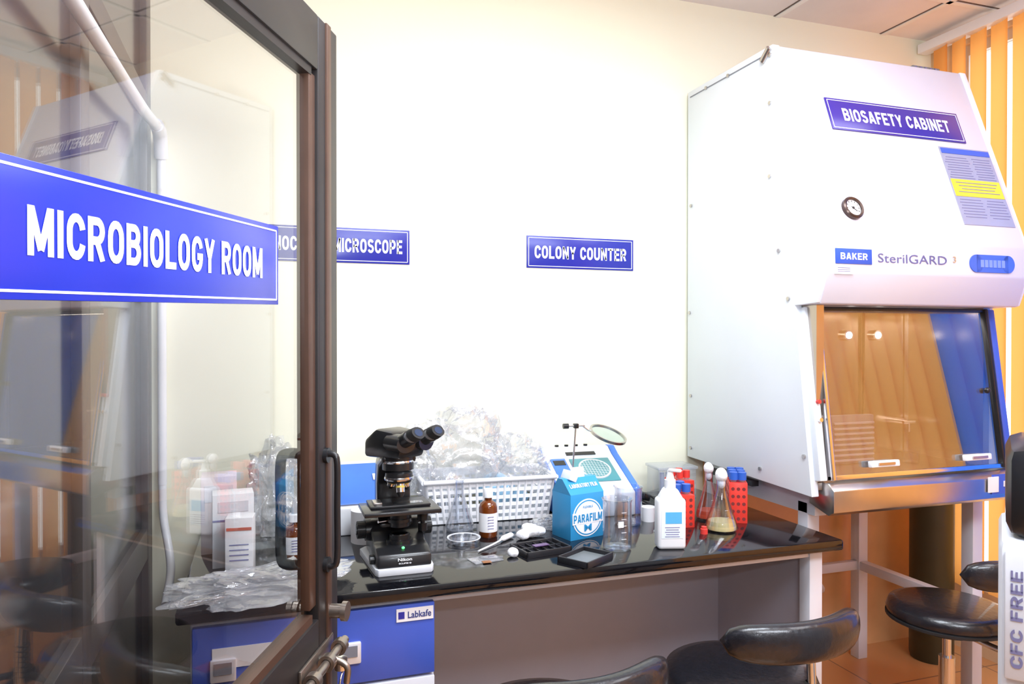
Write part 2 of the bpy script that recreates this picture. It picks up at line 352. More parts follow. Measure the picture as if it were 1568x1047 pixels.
# work chamber
warm=mat('chamber_steel',(.46,.37,.29),.2,.9,var=.15,scale=3)  # brown tint puts the blinds' orange reflection into the steel colour
warm2=mat('chamber_side_steel',(.46,.40,.35),.22,.9,var=.15,scale=3)  # side walls carry the same reflected warmth in their colour
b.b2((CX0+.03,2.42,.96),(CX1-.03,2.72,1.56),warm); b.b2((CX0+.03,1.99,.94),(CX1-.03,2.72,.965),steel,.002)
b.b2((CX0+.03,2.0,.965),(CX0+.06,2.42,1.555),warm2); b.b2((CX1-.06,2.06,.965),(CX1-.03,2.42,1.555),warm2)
glint=mat('glint_glow',(1,.97,.9),.4,emis=5)  # emissive discs stand in for two soft highlights on the back wall
for x in (2.25,2.40): b.cyl((x,2.42,1.455),(x,2.40,1.455),.021,chrome); b.cyl((x,2.40,1.455),(x,2.397,1.455),.014,glint)
for x in (2.325,2.34): b.box((x,2.415,1.27),(.004,.008,.56),mat('seam_brown',(.10,.07,.05),.5))
b.box((2.562,2.41,1.26),(.012,.012,.58),chrome)
lg1=mat('louvre_grey',(.30,.32,.40),.4,.1)
for k in range(8): b.box((2.13,2.245,.98+.02*k),(.19,.008,.009),lg1,.002)
b.b2((2.03,2.25,.965),(2.23,2.28,1.15),mat('louvre_back',(.16,.17,.22),.5,.1),.003)
b.cyl((2.50,2.42,1.10),(2.50,2.34,1.10),.012,chrome); b.cyl((2.47,2.34,1.10),(2.53,2.34,1.10),.006,chrome); b.cyl((2.50,2.34,1.10),(2.50,2.34,1.06),.007,chrome)
b.lathe([(0,.0),(.03,.0),(.033,.045),(.031,.045),(.028,.004),(0,.004)],glass,(2.36,2.2,.966))
# slanted sash frame + glass
sv=Vector((0,2.045-1.965,1.55-.975)); sl=sv.length; su=sv.normalized()
F=frame((0,1.965,.975),(1,0,0),tuple(su)); b.F=F
xa,xb=CX0+.055,CX1-.075
b.box((xa+.008,sl/2,0),(.016,sl,.03),chrome,.003); b.box((xb-.008,sl/2,0),(.016,sl,.03),blackp,.003)
b.box((xa-.022,sl/2,-.02),(.03,sl,.04),enam,.004); b.box((xb+.035,sl/2,-.02),(.03,sl,.04),bl,.004)
b.box(((xa+xb)/2,.008,0),(xb-xa,.016,.02),chrome,.003); b.box(((xa+xb)/2,sl-.006,0),(xb-xa,.012,.02),blackp,.002)
sg=thin('sash_glass',(.98,.96,.94),.12,.7,.0); b.box(((xa+xb)/2,sl/2,0),(xb-xa-.03,sl-.02,.006),sg)
for x in (1.98,2.40): b.box((x,.045,.018),(.12,.022,.02),whitep,.004); b.box((x,.045,.03),(.07,.008,.006),steel)
b.sph((xb-.05,.28,.012),.011,blackp); 
for v in (.2,.26): b.cyl((xa-.02,v,.0),(xa-.02,v,.012),.007,mat('red_knob',(.7,.05,.04),.4) if v>.23 else chrome,seg=12)
b.F=I4.copy()
# steel front lip
b.prism([(2.05,.885),(2.05,.962),(1.965,.968),(1.935,.945),(1.935,.875),(1.96,.86)],CX0+.045,CX1-.04,steel,.003)
b.plate(frame((2.50,1.934,.925),(1,0,0),(0,0,1)),.11,.07,bl,.002); b.plate(frame((2.45,1.932,.925),(1,0,0),(0,0,1)),.05,.055,paper,.002)
b.plate(frame((2.52,1.932,.925),(1,0,0),(0,0,1)),.04,.02,paper,.002)
# rivets on the side
for y,z in ((2.71,2.0),(2.72,1.55),(2.71,1.2),(2.71,.98),(2.2,2.28),(2.2,2.02),(2.1,1.58),(2.02,1.05),(2.2,2.45),(2.45,2.46),(2.6,2.46),(2.25,.97),(2.15,1.75)):
    b.cyl((CX0,y,z),(CX0-.006,y,z),.007,steel,seg=14)
b.b2((CX0-.002,2.22,2.457),(CX0+.001,2.72,2.461),mat('seam_dark',(.25,.26,.3),.6)); b.cyl((CX0-.004,2.24,2.44),(CX0-.004,2.2,2.475),.012,steel,seg=12)
b.b2((2.45,2.28,2.482),(2.59,2.5,2.53),mat('exhaust_grey',(.2,.2,.2),.5),.003)
for k in range(5): b.b2((2.455+.026*k,2.275,2.485),(2.465+.026*k,2.28,2.525),steel)
# slanted hood graphics
up=Vector((0,.26,.715)).normalized()
def hf(x,z): return frame((x,1.932+(z-1.768)*.3636-.0005,z),(1,0,0),tuple(up))
b.sign(hf(2.18,2.23),.615,.13,'BIOSAFETY CABINET',purple,white,tw=.8,thh=.40)
lab=mat('silver_label',(.42,.43,.52),.35,.3,var=.03)
b.plate(hf(2.465,1.995),.245,.32,lab,.002); b.plate(hf(2.465,1.985),.235,.07,mat('label_yellow',(.85,.68,.03),.4),.0035); b.plate(hf(2.465,2.13),.235,.022,bl,.0035)
ink=mat('label_ink',(.2,.2,.38),.5)
for k in range(9): b.plate(hf(2.41,2.105-.01*k),.10+.01*(k%3),.002,ink,.003); b.plate(hf(2.53,2.105-.01*k),.09-.01*(k%2),.002,ink,.003)
for k in range(4): b.plate(hf(2.465,2.005-.012*k),.2-.02*(k%3),.0025,ink,.0045)
for k in range(7): b.plate(hf(2.41,1.94-.011*k),.10+.01*(k%2),.002,ink,.003); b.plate(hf(2.53,1.94-.011*k),.08+.01*(k%3),.002,ink,.003)
o=b.F; b.F=hf(1.855,1.874)
b.lathe([(.028,0),(.040,0),(.040,.012),(.036,.016),(.030,.014),(.030,.006)],mat('gauge_ring',(.08,.05,.04),.3,.5)); b.cyl((0,0,0),(0,0,.008),.031,paper); b.box((.004,-.004,.009),(.026,.002,.001),blackp,rot=(0,0,-40)); b.cyl((0,0,.008),(0,0,.011),.004,blackp,seg=12)
for k in range(9):
    a=math.radians(-30+k*30); b.box((.024*math.cos(a),.024*math.sin(a),.0088),(.006,.0016,.001),blackp,rot=(0,0,math.degrees(a)))
b.F=o
nf=lambda x,z:frame((x,1.929,z),(1,0,0),(0,.04,1))
bk=mat('baker_blue',(.03,.10,.55),.35)
b.plate(nf(1.825,1.711),.148,.05,bk,.003,bev=.001); b.text('BAKER',.11,.022,white,nf(1.825,1.711)@Matrix.Translation((0,0,.003)),bold=.02)
b.text('SterilGARD',.30,.03,mat('logo_grey',(.12,.12,.3),.4),nf(2.075,1.71)@Matrix.Translation((0,0,.001)),bold=.0); b.text('3',.014,.022,mat('logo_gold',(.5,.35,.2),.4),nf(2.26,1.715)@Matrix.Translation((0,0,.001)))
o=b.F; b.F=nf(2.435,1.705); b.box((0,0,.002),(.15,.062,.004),mat('panel_blue',(.06,.14,.65),.3)); b.cyl((-.075,0,0),(-.075,0,.004),.031,MC['panel_blue']); b.cyl((.075,0,0),(.075,0,.004),.031,MC['panel_blue']); b.F=o
for k in range(6): b.plate(nf(2.385+.02*k,1.705),.015,.026,mat('key_blue',(.2,.3,.8),.3),.005)
b.plate(nf(1.785,1.667),.075,.03,paper,.002)
for z in (.006,0,-.006): b.plate(nf(1.785,1.667+z),.05,.0016,ink,.003)
# stand
b.b2((CX0+.06,2.04,.84),(CX0+.11,2.70,.94),wf,.003); b.b2((CX1-.09,2.04,.84),(CX1-.04,2.70,.94),wf,.003); b.b2((CX0+.06,2.66,.88),(CX1-.04,2.70,.94),wf); b.b2((CX0+.11,2.1,.90),(CX1-.09,2.2,.94),steel)
for x in (CX0+.085,CX1-.065):
    for y in (2.10,2.66): b.b2((x-.025,y-.025,0),(x+.025,y+.025,.88),wf,.003)
    b.b2((x-.02,2.1,.40),(x+.02,2.66,.44),wf,.003)
b.b2((CX0+.085,2.645,.40),(CX1-.065,2.675,.44),wf,.003)
b.tube([(CX0+.09,2.1,.62),(CX0+.40,2.4,.44),(CX0+.5,2.64,.42)],.018,wf,smooth=0)
b.b2((CX0+.0,2.3,.895),(CX0+.03,2.6,.915),blackp)
b.done()
b=B('gas_cylinder',(2.86,2.55,0)); b.lathe([(0,0),(.085,0),(.09,.02),(.09,.95),(.08,1.03),(.04,1.08),(.025,1.1),(.025,1.14),(0,1.14)],mat('dark_olive',(.05,.045,.02),.4)); b.done()
# ------------------------------------------------------------------ stools
def stool(name,x,y,rz,sz=.52,bz=.70,rs=1):
    b=B(name,(x,y,0),rz)
    b.lathe([(0,sz-.075),(.17*rs,sz-.075),(.205*rs,sz-.06),(.215*rs,sz-.035),(.205*rs,sz-.01),(.17*rs,sz),(0,sz+.004)],leather,seg=48)
    b.lathe([(.206*rs,sz-.062),(.2165*rs,sz-.06),(.2165*rs,sz-.052),(.206*rs,sz-.05)],blackr,seg=48)
    b.cyl((0,0,sz-.10),(0,0,sz-.075),.09,blackp); b.cyl((0,0,.30),(0,0,sz-.09),.014,chrome); b.cyl((0,0,.11),(0,0,.33),.026,chrome); b.cyl((0,0,.07),(0,0,.12),.04,blackp)
    b.cyl((0,-.02,sz-.1),(.10,-.02,sz-.11),.006,blackp)
    for k in range(5):
        a=2*math.pi*k/5+.3; c,s_=math.cos(a),math.sin(a)
        b.tube([(0,0,.10),(.14*c,.14*s_,.085),(.27*c,.27*s_,.06)],[.022,.014],blackp,smooth=4)
        b.cyl((.27*c,.27*s_,.07),(.27*c,.27*s_,.045),.01,chrome); b.cyl((.27*c-.012*s_,.27*s_+.012*c,.026),(.27*c+.012*s_,.27*s_-.012*c,.026),.026,blackr)
    # back bracket and curved pad behind (-y)
    b.tube([(0,-.05,sz-.088),(0,-.20,sz-.095),(0,-.275,sz-.05),(0,-.272,bz-.01)],.011,chrome,smooth=6)
    for k in range(7): b.lathe([(.012,-.004),(.017,0),(.012,.004)],blackr,(0,-.273,sz-.01+.014*k),16)
    t=bmesh.new(); seg=28; n=20; rings=[]
    for i in range(n+1):
        q=i/n*2-1; ang=q*.78; R=.30
        cx,cy=R*math.sin(ang),-.23-.0-R*math.cos(ang)+.25
        e=(1-abs(q)**5)**.5 if abs(q)<1 else 0; e=max(e,.02)
        nx,ny=math.sin(ang),-math.cos(ang); rings.append([])
        for k in range(seg):
            a=2*math.pi*k/seg; cc,ss=math.cos(a),math.sin(a)
            rr=abs(cc)**.8*(1 if cc>0 else -1)*.03*e; zz=abs(ss)**.8*(1 if ss>0 else -1)*.05*e
            rings[-1].append(t.verts.new((cx+nx*rr,cy+ny*rr,bz+zz)))
    for A,C in zip(rings,rings[1:]):
        for k in range(seg): t.faces.new((A[k],A[(k+1)%seg],C[(k+1)%seg],C[k]))
    t.faces.new(rings[0][::-1]); t.faces.new(rings[-1]); bmesh.ops.recalc_face_normals(t,faces=t.faces)
    b.add(t,leather); b.done(sharp=60)
stool('lab_stool',1.27,1.76,2)
stool('lab_stool.001',2.27,1.96,5,rs=.9)
stool('lab_stool.002',.66,1.70,6,bz=.675)
# ------------------------------------------------------------------ water dispenser at right
wd=B('water_dispenser',(1.590,1.037,0),-52)
wb=mat('appliance_grey_white',(.72,.75,.82),.35)
wd.b2((-.16,-.15,0),(.16,.16,1.05),wb,.02); wd.b2((-.148,-.145,1.05),(.148,.155,1.235),blackp,.03); wd.b2((-.15,-.158,.78),(.15,-.148,1.03),wb,.004)
wd.text('CFC FREE',.19,.020,ink,frame((-.130,-.159,.90),(0,0,1),(-1,0,0)))
wd.text('CFC FREE',.22,.035,mat('ink_dark',(.05,.05,.1),.5),frame((-.085,-.159,.89),(0,0,1),(-1,0,0)))
wd.cyl((-.05,-.13,1.12),(-.05,-.17,1.12),.012,whitep); wd.cyl((.05,-.13,1.12),(.05,-.17,1.12),.012,whitep)
wd.done()
# ------------------------------------------------------------------ microscope (faces -y)
T=.80
b=B('binocular_microscope',(.365,2.12,T),0)
lg=mat('light_grey_plastic',(.72,.74,.78),.35); dk=mat('microscope_black',(.014,.014,.016),.28,var=.1,coat=.2)
b.prism([(-.065,-.125),(.065,-.125),(.072,-.11),(.085,.10),(.07,.12),(-.07,.12),(-.085,.10),(-.072,-.11)],0,.022,lg,.003,axis='z')
b.prism([(-.119,.018),(-.112,.058),(-.075,.074),(-.03,.076),(.02,.10),(.04,.13),(.115,.13),(.118,.018)],-.067,.067,dk,.008)
b.prism([(.025,.05),(.025,.12),(.055,.15),(.06,.24),(.035,.30),(-.03,.325),(-.03,.345),(.06,.345),(.10,.31),(.118,.24),(.118,.05)],-.044,.044,dk,.008)
b.prism([(.035,.13),(.058,.15),(.066,.24),(.042,.305),(-.02,.33),(-.02,.337),(.05,.315),(.078,.245),(.072,.15),(.045,.12)],-.0455,-.044,lg)
b.prism([(.075,.345),(.115,.31),(.124,.24),(.124,.12),(.119,.12),(.119,.24),(.108,.30),(.07,.34)],-.03,.03,lg,.002)
b.cyl((0,-.035,.07),(0,-.035,.085),.034,dk); b.cyl((0,-.035,.085),(0,-.035,.100),.026,blackp); b.cyl((0,-.035,.100),(0,-.035,.102),.02,thin('lens',(.9,.95,1),.3,.8))
b.cyl((0,-.035,.125),(0,-.035,.165),.024,blackp); b.cyl((0,-.035,.14),(0,-.035,.15),.03,dk); b.cyl((-.03,-.035,.145),(-.055,-.045,.145),.004,chrome,seg=10)
b.box((0,-.03,.18),(.19,.14,.014),dk,.003); b.box((0,-.01,.192),(.15,.10,.008),blackp,.002); b.box((.02,-.035,.198),(.076,.026,.0015),glass); b.box((-.055,-.02,.2),(.02,.05,.008),steel,.001)
b.box((0,.03,.17),(.08,.06,.03),dk,.004); b.cyl((.065,.0,.173),(.065,.0,.10),.006,blackp,seg=12); b.cyl((.065,0,.12),(.065,0,.095),.012,blackp,seg=20); b.cyl((.065,0,.15),(.065,0,.13),.014,blackp,seg=20)
for s_ in (-1,1):
    b.cyl((s_*.03,.06,.095),(s_*.076,.06,.095),.036,blackp); b.cyl((s_*.076,.06,.095),(s_*.096,.06,.095),.027,blackr); b.cyl((s_*.096,.06,.095),(s_*.099,.06,.095),.015,dk)
    for k in range(20):
        a=2*math.pi*k/20; b.box((s_*.086,.06+.027*math.cos(a),.095+.027*math.sin(a)),(.020,.002,.003),blackp,rot=(math.degrees(a),0,0))
b.cyl((-.06,-.06,.035),(-.078,-.06,.035),.014,blackp)
# nosepiece & objectives
b.lathe([(0,.262),(.03,.262),(.036,.275),(.034,.292),(.022,.30),(0,.30)],dk,(0,-.025,0)); b.lathe([(.0362,.27),(.0375,.275),(.0362,.28)],chrome,(0,-.025,0))
for a,l in ((-90,.05),(30,.035),(150,.028),(90,.022)):
    c,s_=math.cos(math.radians(a)),math.sin(math.radians(a))
    p0=Vector((.016*c,-.025+.016*s_,.268)); d_=Vector((.3*c,.3*s_,-1)).normalized()
    b.cyl(p0,p0+d_*l*.7,.0105,chrome,seg=20); b.cyl(p0+d_*l*.3,p0+d_*l*.42,.0112,mat('obj_band',(.7,.55,.1),.3),seg=20); b.cyl(p0+d_*l*.7,p0+d_*l,.0105,blackp,r2=.005,seg=20)
# head
b.cyl((0,-.01,.30),(0,-.01,.352),.040,dk); b.lathe([(.0405,.322),(.042,.326),(.0405,.33)],chrome,(0,-.01,0))
R=Matrix.Translation((0,-.01,.345))@Matrix.Rotation(math.radians(32),4,'Z'); b.F=R
b.prism([(.085,-.01),(.085,.045),(.04,.085),(-.025,.078),(-.06,.035),(-.05,-.005)],-.044,.044,dk,.012)
for s_ in (-1,1):
    b.cyl((s_*.028,-.01,.045),(s_*.034,-.07,.045),.028,dk); ed=Vector((0,-.84,.48)).normalized()
    p0=Vector((s_*.033,-.045,.045)); b.cyl(p0,p0+ed*.045,.022,dk); b.cyl(p0+ed*.045,p0+ed*.058,.0185,mat('grey_ring',(.25,.26,.28),.35)); b.cyl(p0+ed*.058,p0+ed*.079,.022,blackr,r2=.0195)
    b.cyl(p0+ed*.0793,p0+ed*.080,.012,mat('lens_glass',(.05,.08,.15),.05,.3))
b.F=I4.copy()
b.text('Nikon',.034,.009,white,frame((.0,-.1175,.045),(1,0,0),(0,.2,.98)),bold=.02); b.text('ECLIPSE Ei',.03,.004,white,frame((.0,-.1195,.034),(1,0,0),(0,.2,.98)))
b.sph((.0,-.09,.072),.004,mat('green_led',(.1,.8,.2),.4,emis=2))
for v in b.bm.verts: v.co.x*=1.13; v.co.z*=.90
b.done()
# ------------------------------------------------------------------ basket
b=B('storage_basket',(.76,2.585,T+.001),-3); bw=whitep
W,H,Dp=.46,.15,.24; 
b.b2((-W/2+.02,-Dp/2+.02,0),(W/2-.02,Dp/2-.02,.004),bw)
def wallgrid(p0,p1,n):
    (x0,y0),(x1,y1)=p0,p1
    for z in (.007,.032,.058,.084,.110,.136):
        k=1+.10*z/H; b.box(((x0+x1)/2*k,(y0+y1)/2*k,z),(abs(x1-x0)*k+.004 if x1!=x0 else .004,abs(y1-y0)*k+.004 if y1!=y0 else .004,.012 if z<.12 else .022),bw)
    for i in range(n+1):
        t=i/n; x=x0+(x1-x0)*t; y=y0+(y1-y0)*t
        b.cyl((x,y,.002),(x*1.10,y*1.10,.146),.0055,bw,seg=6)
a_,c_=W/2-.02,Dp/2-.015
wallgrid((-a_,-c_),(a_,-c_),18); wallgrid((-a_,c_),(a_,c_),18); wallgrid((-a_,-c_),(-a_,c_),9); wallgrid((a_,-c_),(a_,c_),9)
A,C=a_*1.1+.008,c_*1.1+.008
for p0,p1 in (((-A,-C),(A,-C)),((-A,C),(A,C)),((-A,-C),(-A,C)),((A,-C),(A,C))): b.tube([(*p0,.148),(*p1,.148)],.008,bw,smooth=0)
basket=b.done()
# contents (children of the basket)
cb=mat('pale_blue_gloves',(.35,.6,.8),.5)
b=B('nitrile_gloves',(.80,2.56,T+.012)); b.sph((0,0,.08),.06,cb,(1.2,.8,1.1),nz=.012,nf=25); b.sph((.09,.01,.05),.035,cb,(1.2,.8,.7),nz=.01); b.done(basket)
def crumple(name,loc,size,m,seed,sub=6,nz=.25,flat=True,nf=9,parent=None,over=None):
    b=B(name,loc); t=bmesh.new(); bmesh.ops.create_icosphere(t,subdivisions=sub,radius=1); off=Vector((seed*3.1,seed*1.7,0))
    for v in t.verts:
        n=v.co.normalized(); q=n*2.0+off
        wv=Vector((noise.noise(q*1.1),noise.noise(q*1.1+Vector((5,5,5))),noise.noise(q*1.1+Vector((9,1,3)))))
        q2=q+wv*.9
        k=1+nz*(noise.noise(q*.9)*.9+ (1-abs(noise.noise(q2*1.3))*2)*.35+(1-abs(noise.noise(q2*2.9))*2)*.14-.3)
        sg=lambda a:math.copysign(abs(a)**.75,a)
        v.co=Vector((sg(n.x)*size[0]*k,sg(n.y)*size[1]*k,n.z*size[2]*k))
        if flat: v.co.z=max(v.co.z,-size[2]*.55)
    mz=min(v.co.z for v in t.verts)
    for v in t.verts: v.co.z-=mz
    b.add(t,m); return b.done(parent,sharp=50)
crumple('plastic_bag',(.665,2.60,T+.09),(.18,.085,.195),bag,1,nz=.5,parent=basket)
crumple('plastic_bag.001',(.87,2.585,T+.09),(.12,.085,.12),bag,2,nz=.5,parent=basket)
crumple('plastic_bag',(.93,2.33,T+.001),(.07,.04,.022),film2,3,nz=.6)
crumple('plastic_bag',(-.02,1.99,T+.001),(.19,.105,.032),bag,5,nz=.7)
crumple('plastic_bag',(.045,2.60,T+.001),(.10,.09,.19),bag,7,nz=.5)
b=B('glass_vials',(.60,2.565,T+.005))
for k in range(9):
    x=-.035+.012*(k%5)*1.4; y=.0+.035*(k//5); b.lathe([(0,.001),(.006,.002),(.007,.01),(.007,.14),(.0085,.144)],glass,(x,y,0),14)
b.done(basket)
# ------------------------------------------------------------------ colony counter
b=B('colony_counter',(1.165,2.56,T),-4); cw=mat('counter_white',(.84,.86,.9),.3); cbb=mat('counter_blue',(.06,.2,.7),.35); teal=mat('teal_grid',(.08,.30,.34),.3)
prof=[(-.15,0),(-.15,.085),(-.12,.10),(.08,.19),(.12,.215),(.15,.215),(.15,0)]
pi=[(-.148,.002),(-.148,.085),(-.12,.10),(.08,.19),(.12,.215),(.148,.215),(.148,.002)]
b.prism(prof,-.15,.13,cw,.006); b.prism(pi,.13,.156,cbb,.002); b.prism(pi,-.156,-.15,cbb,.002)
sl_=frame((0,-.02,.146),(1,0,0),(0,.20,.09)); o=b.F; b.F=sl_
b.box((.02,.0,.002),(.16,.15,.004),teal,.002); b.cyl((.02,0,.003),(.02,0,.009),.062,cw,seg=40); b.cyl((.02,0,.009),(.02,0,.0095),.055,mat('counter_pad',(.1,.28,.3),.4),seg=40)
for k in range(-4,5):
    l=2*math.sqrt(max(.0,.053**2-(k*.0115)**2)); b.box((.02+k*.0115,0,.0098),(.001,l,.0006),white); b.box((.02,k*.0115,.0098),(l,.001,.0006),white)
b.box((-.105,.02,.002),(.06,.12,.003),cbb,.001); b.box((-.105,.05,.004),(.045,.03,.002),blackp)
b.box((.0,.113,.002),(.12,.02,.002),blackp)
b.F=o
for k in range(4): b.cyl((-.08+.04*k,.135,.215),(-.08+.04*k,.135,.222),.008,blackp,seg=16)
b.plate(frame((.115,.12,.2),(1,0,0),(0,.5,.5)),.055,.02,white,.004); 
b.cyl((-.07,-.02,.12),(-.055,-.02,.32),.0035,chrome,seg=12); b.cyl((-.10,-.02,.315),(-.02,-.02,.315),.004,chrome,seg=12); b.box((-.055,-.02,.315),(.018,.018,.018),blackp,.002); b.cyl((-.105,-.02,.315),(-.085,-.02,.315),.01,blackp,seg=16)
b.tube([(-.03,-.02,.315),(-.01,-.02,.30),(.0,-.02,.295)],.004,chrome)
RL=Matrix.Translation((.07,-.03,.28))@Matrix.Rotation(math.radians(14),4,'Y')@Matrix.Rotation(math.radians(20),4,'X')
b.lathe([(.066,-.005),(.073,-.005),(.073,.005),(.066,.005),(.066,-.005)],steel,M=RL,seg=48); b.F=RL; b.lathe([(0,.006),(.04,.0045),(.066,0),(.04,-.0045),(0,-.006)],thin('magnifier_lens',(.85,.97,.97),.15,.8),seg=40); b.F=I4.copy()
b.done()
# second blue instrument behind the microscope
b=B('incubator_shaker',(.325,2.58,T),0)
b.prism([(-.13,0),(-.13,.09),(.06,.20),(.13,.20),(.13,0)],-.145,.145,cw,.005); b.prism([(-.125,.1),(-.12,.106),(.05,.203),(.055,.196)],-.14,.14,cbb); b.plate(frame((.07,-.02,.165),(1,0,0),(0,.19,.11)),.08,.03,white,.004); b.text('Labkafe',.06,.014,ink,frame((.07,-.02,.1695),(1,0,0),(0,.19,.11)),bold=.02); 
b.done()
# ------------------------------------------------------------------ parafilm box
b=B('laboratory_film_box',(.975,2.22,T),14); pb=mat('film_box_blue',(.03,.30,.62),.4,var=.02); cr=mat('carton_cream',(.8,.85,.9),.5)
w,dp=.135,.10
b.b2((-w/2,-dp/2,0),(w/2,dp/2,.145),pb,.001)
b.prism([(-dp/2,.145),(-dp/2+.045,.19),(dp/2-.03,.19),(dp/2,.145)],-w/2,w/2,pb)
b.box((0,.0,.20),(.05,.004,.045),cr,.001,rot=(-12,0,0)); b.box((-.03,.005,.196),(.03,.05,.03),cr,.002,rot=(0,25,0))
f=frame((0,-dp/2,.068),(1,0,0),(0,0,1)); o=b.F; b.F=f
b.cyl((0,0,0),(0,0,.0015),.060,white,seg=48); b.cyl((0,0,.0015),(0,0,.0020),.056,pb,seg=48); b.cyl((0,0,.002),(0,0,.0025),.052,white,seg=48)
b.box((0,0,.0026),(.124,.036,.001),white); b.text('PARAFILM',.116,.026,pb,Matrix.Translation((0,0,.0034)),bold=.04); b.text('M',.03,.022,pb,Matrix.Translation((0,-.032,.003)),bold=.03); b.text('FLEXIBLE',.04,.007,pb,Matrix.Translation((0,.035,.003)))
b.F=o; b.text('LABORATORY FILM',.11,.015,white,frame((0,-dp/2+.022,.167),(1,0,0),(0,.045,.045)),bold=.03,ex=.002)
b.done()
# ------------------------------------------------------------------ glassware
def flask(name,x,y,r,h,liq=None,plug=False):
    b=B(name,(x,y,T)); nr=r*.30
    P=[(0,.001),(r*.9,.001),(r,.008),(r*.98,.02),(nr*1.15,h*.68),(nr,h*.74),(nr,h*.97),(nr*1.25,h),(nr*1.2,h*1.005),(nr*.93,h*.985),(nr*.9,h*.75),(nr*1.0,h*.68),(r*.93,.022),(r*.9,.006),(0,.004)]
    b.lathe(P,glass)
    if liq: b.lathe([(0,.005),(r*.9,.006),(r*.93,.02),(r*.84,h*.18),(0,h*.18)],liq)
    if plug: b.sph((0,0,h*1.0),nr*1.3,cotton,(1,1,1.2),nz=.003); b.sph((0,0,h*.85),nr*.85,cotton,(1,1,1.3))
    for k in range(3): b.box((0,-r*(.8-.12*k),h*(.15+.12*k)),(.012,.001,.001),white)
    b.done()
flask('erlenmeyer_flask',.622,2.40,.048,.17)
flask('erlenmeyer_flask.001',1.455,2.12,.053,.185,mat('yellow_broth',(.85,.72,.35),.15,trans=.2),True)
flask('erlenmeyer_flask.002',1.505,2.27,.045,.18,mat('red_broth',(.6,.1,.05),.2),True)
b=B('glass_beaker',(1.025,2.035,T)); b.lathe([(0,.002),(.040,.002),(.044,.008),(.044,.145),(.048,.155),(.046,.1555),(.042,.145),(.042,.009),(0,.006)],glass)
for k in range(5): b.box((-.0,-.0445,.04+.02*k),(.016,.0006,.0012),white)
b.box((-.01,-.0448,.085),(.018,.0006,.018),white); b.done()
b=B('glass_beaker.001',(1.20,2.30,T)); b.lathe([(0,.002),(.044,.002),(.048,.008),(.048,.12),(.052,.13),(.050,.13),(.046,.12),(.046,.009),(0,.006)],glass); b.done()
def reagent(name,x,y,h=.155,r=.030,drop=False):
    b=B(name,(x,y,T)); am=mat('amber_glass',(.16,.035,.005),.08,var=.1,coat=.5)
    b.lathe([(0,0),(r*.9,0),(r,.005),(r,h*.62),(r*.85,h*.70),(r*.42,h*.76),(r*.42,h*.82),(0,h*.82)],am); b.lathe([(0,h*.82),(r*.52,h*.82),(r*.52,h*.98),(r*.45,h),(0,h)],whitep)
    b.lathe([(r*1.01,h*.12),(r*1.015,h*.13),(r*1.015,h*.5),(r*1.01,h*.51)],paper)
    for k in range(5): b.box((0,-r*1.02,h*(.2+.06*k)),(.02,.001,.002),ink)
    if drop: b.lathe([(0,h),(.009,h),(.010,h+.012),(.006,h+.03),(.004,h+.04),(0,h+.042)],mat('grey_teat',(.5,.52,.55),.5))
    b.done()
reagent('reagent_bottle',.692,2.30)
reagent('dropper_bottle',.085,2.26,.13,.033,True)
b=B('petri_dish',(.598,2.255,T)); b.lathe([(0,.002),(.048,.002),(.048,.014),(.050,.014),(.050,.001),(0,.001)],glass); b.lathe([(0,.017),(.052,.017),(.053,.015),(.053,.005)],glass); b.lathe([(.0475,.015),(.053,.0172),(.0535,.015)],white); b.done()
b=B('transfer_pipette',(.67,2.18,T)); b.tube([(-.06,-.05,.005),(0,-.0,.006),(.04,.035,.008)],.0028,whitep); b.tube([(.035,.03,.010),(.05,.043,.010),(.08,.068,.010),(.09,.076,.009)],[.004,.004,.006,.008,.009,.009,.009,.009,.009,.009,.008,.007,.006,.004],whitep,smooth=4); b.done()
b=B('cotton_wool',(.815,2.235,T)); 
for q in ((0,0,.022,.026),(-.03,-.012,.016,.019),(.03,.008,.018,.02),(.0,.02,.028,.02)): b.sph(q[:3],q[3],cotton,(1.2,1,.8),nz=.004,nf=40)
b.done()
b=B('cotton_ball',(.695,2.055,T)); b.sph((0,0,.014),.018,cotton,(1,1,.8),nz=.003,nf=40); b.done()
def tray(name,x,y,rz,w,d,h,inner,slots=False):
    b=B(name,(x,y,T),rz); fm=mat('tray_black',(.02,.02,.024),.4); im=mat(inner[0],inner[1],.35)
    b.b2((-w/2,-d/2,0),(w/2,d/2,.004),fm,.001); b.b2((-w/2+.006,-d/2+.006,.004),(w/2-.006,d/2-.006,.006),im)
    for a_,c_ in (((-w/2,-d/2,0),(w/2,-d/2+.006,h)),((-w/2,d/2-.006,0),(w/2,d/2,h)),((-w/2,-d/2,0),(-w/2+.006,d/2,h)),((w/2-.006,-d/2,0),(w/2,d/2,h))): b.b2(a_,c_,fm,.0015)
    if slots:
        for k in range(1,6): b.b2((-w/2+k*w/6-.001,-d/2+.006,.006),(-w/2+k*w/6+.001,d/2-.006,h*.8),fm)
        b.b2((-w/2,-.002,.006),(w/2,.002,h*.8),fm); b.box((.0,.0,h),(.05,.022,.002),mat('violet_slide',(.12,.06,.18),.3))
    b.done()
tray('slide_tray',.795,2.09,10,.155,.11,.018,('tray_dark',(.03,.03,.04)),True)
tray('staining_tray',.885,1.96,32,.135,.105,.018,('tray_grey',(.16,.18,.19)))
b=B('glass_slides',(.61,2.055,T)); b.box((0,0,.002),(.09,.06,.002),film2,rot=(0,0,10)); b.box((-.005,-.03,.004),(.025,.02,.001),mat('amber_drop',(.3,.12,.04),.2)); b.box((.02,.01,.0042),(.07,.022,.001),glass,rot=(0,0,-20)); b.done()
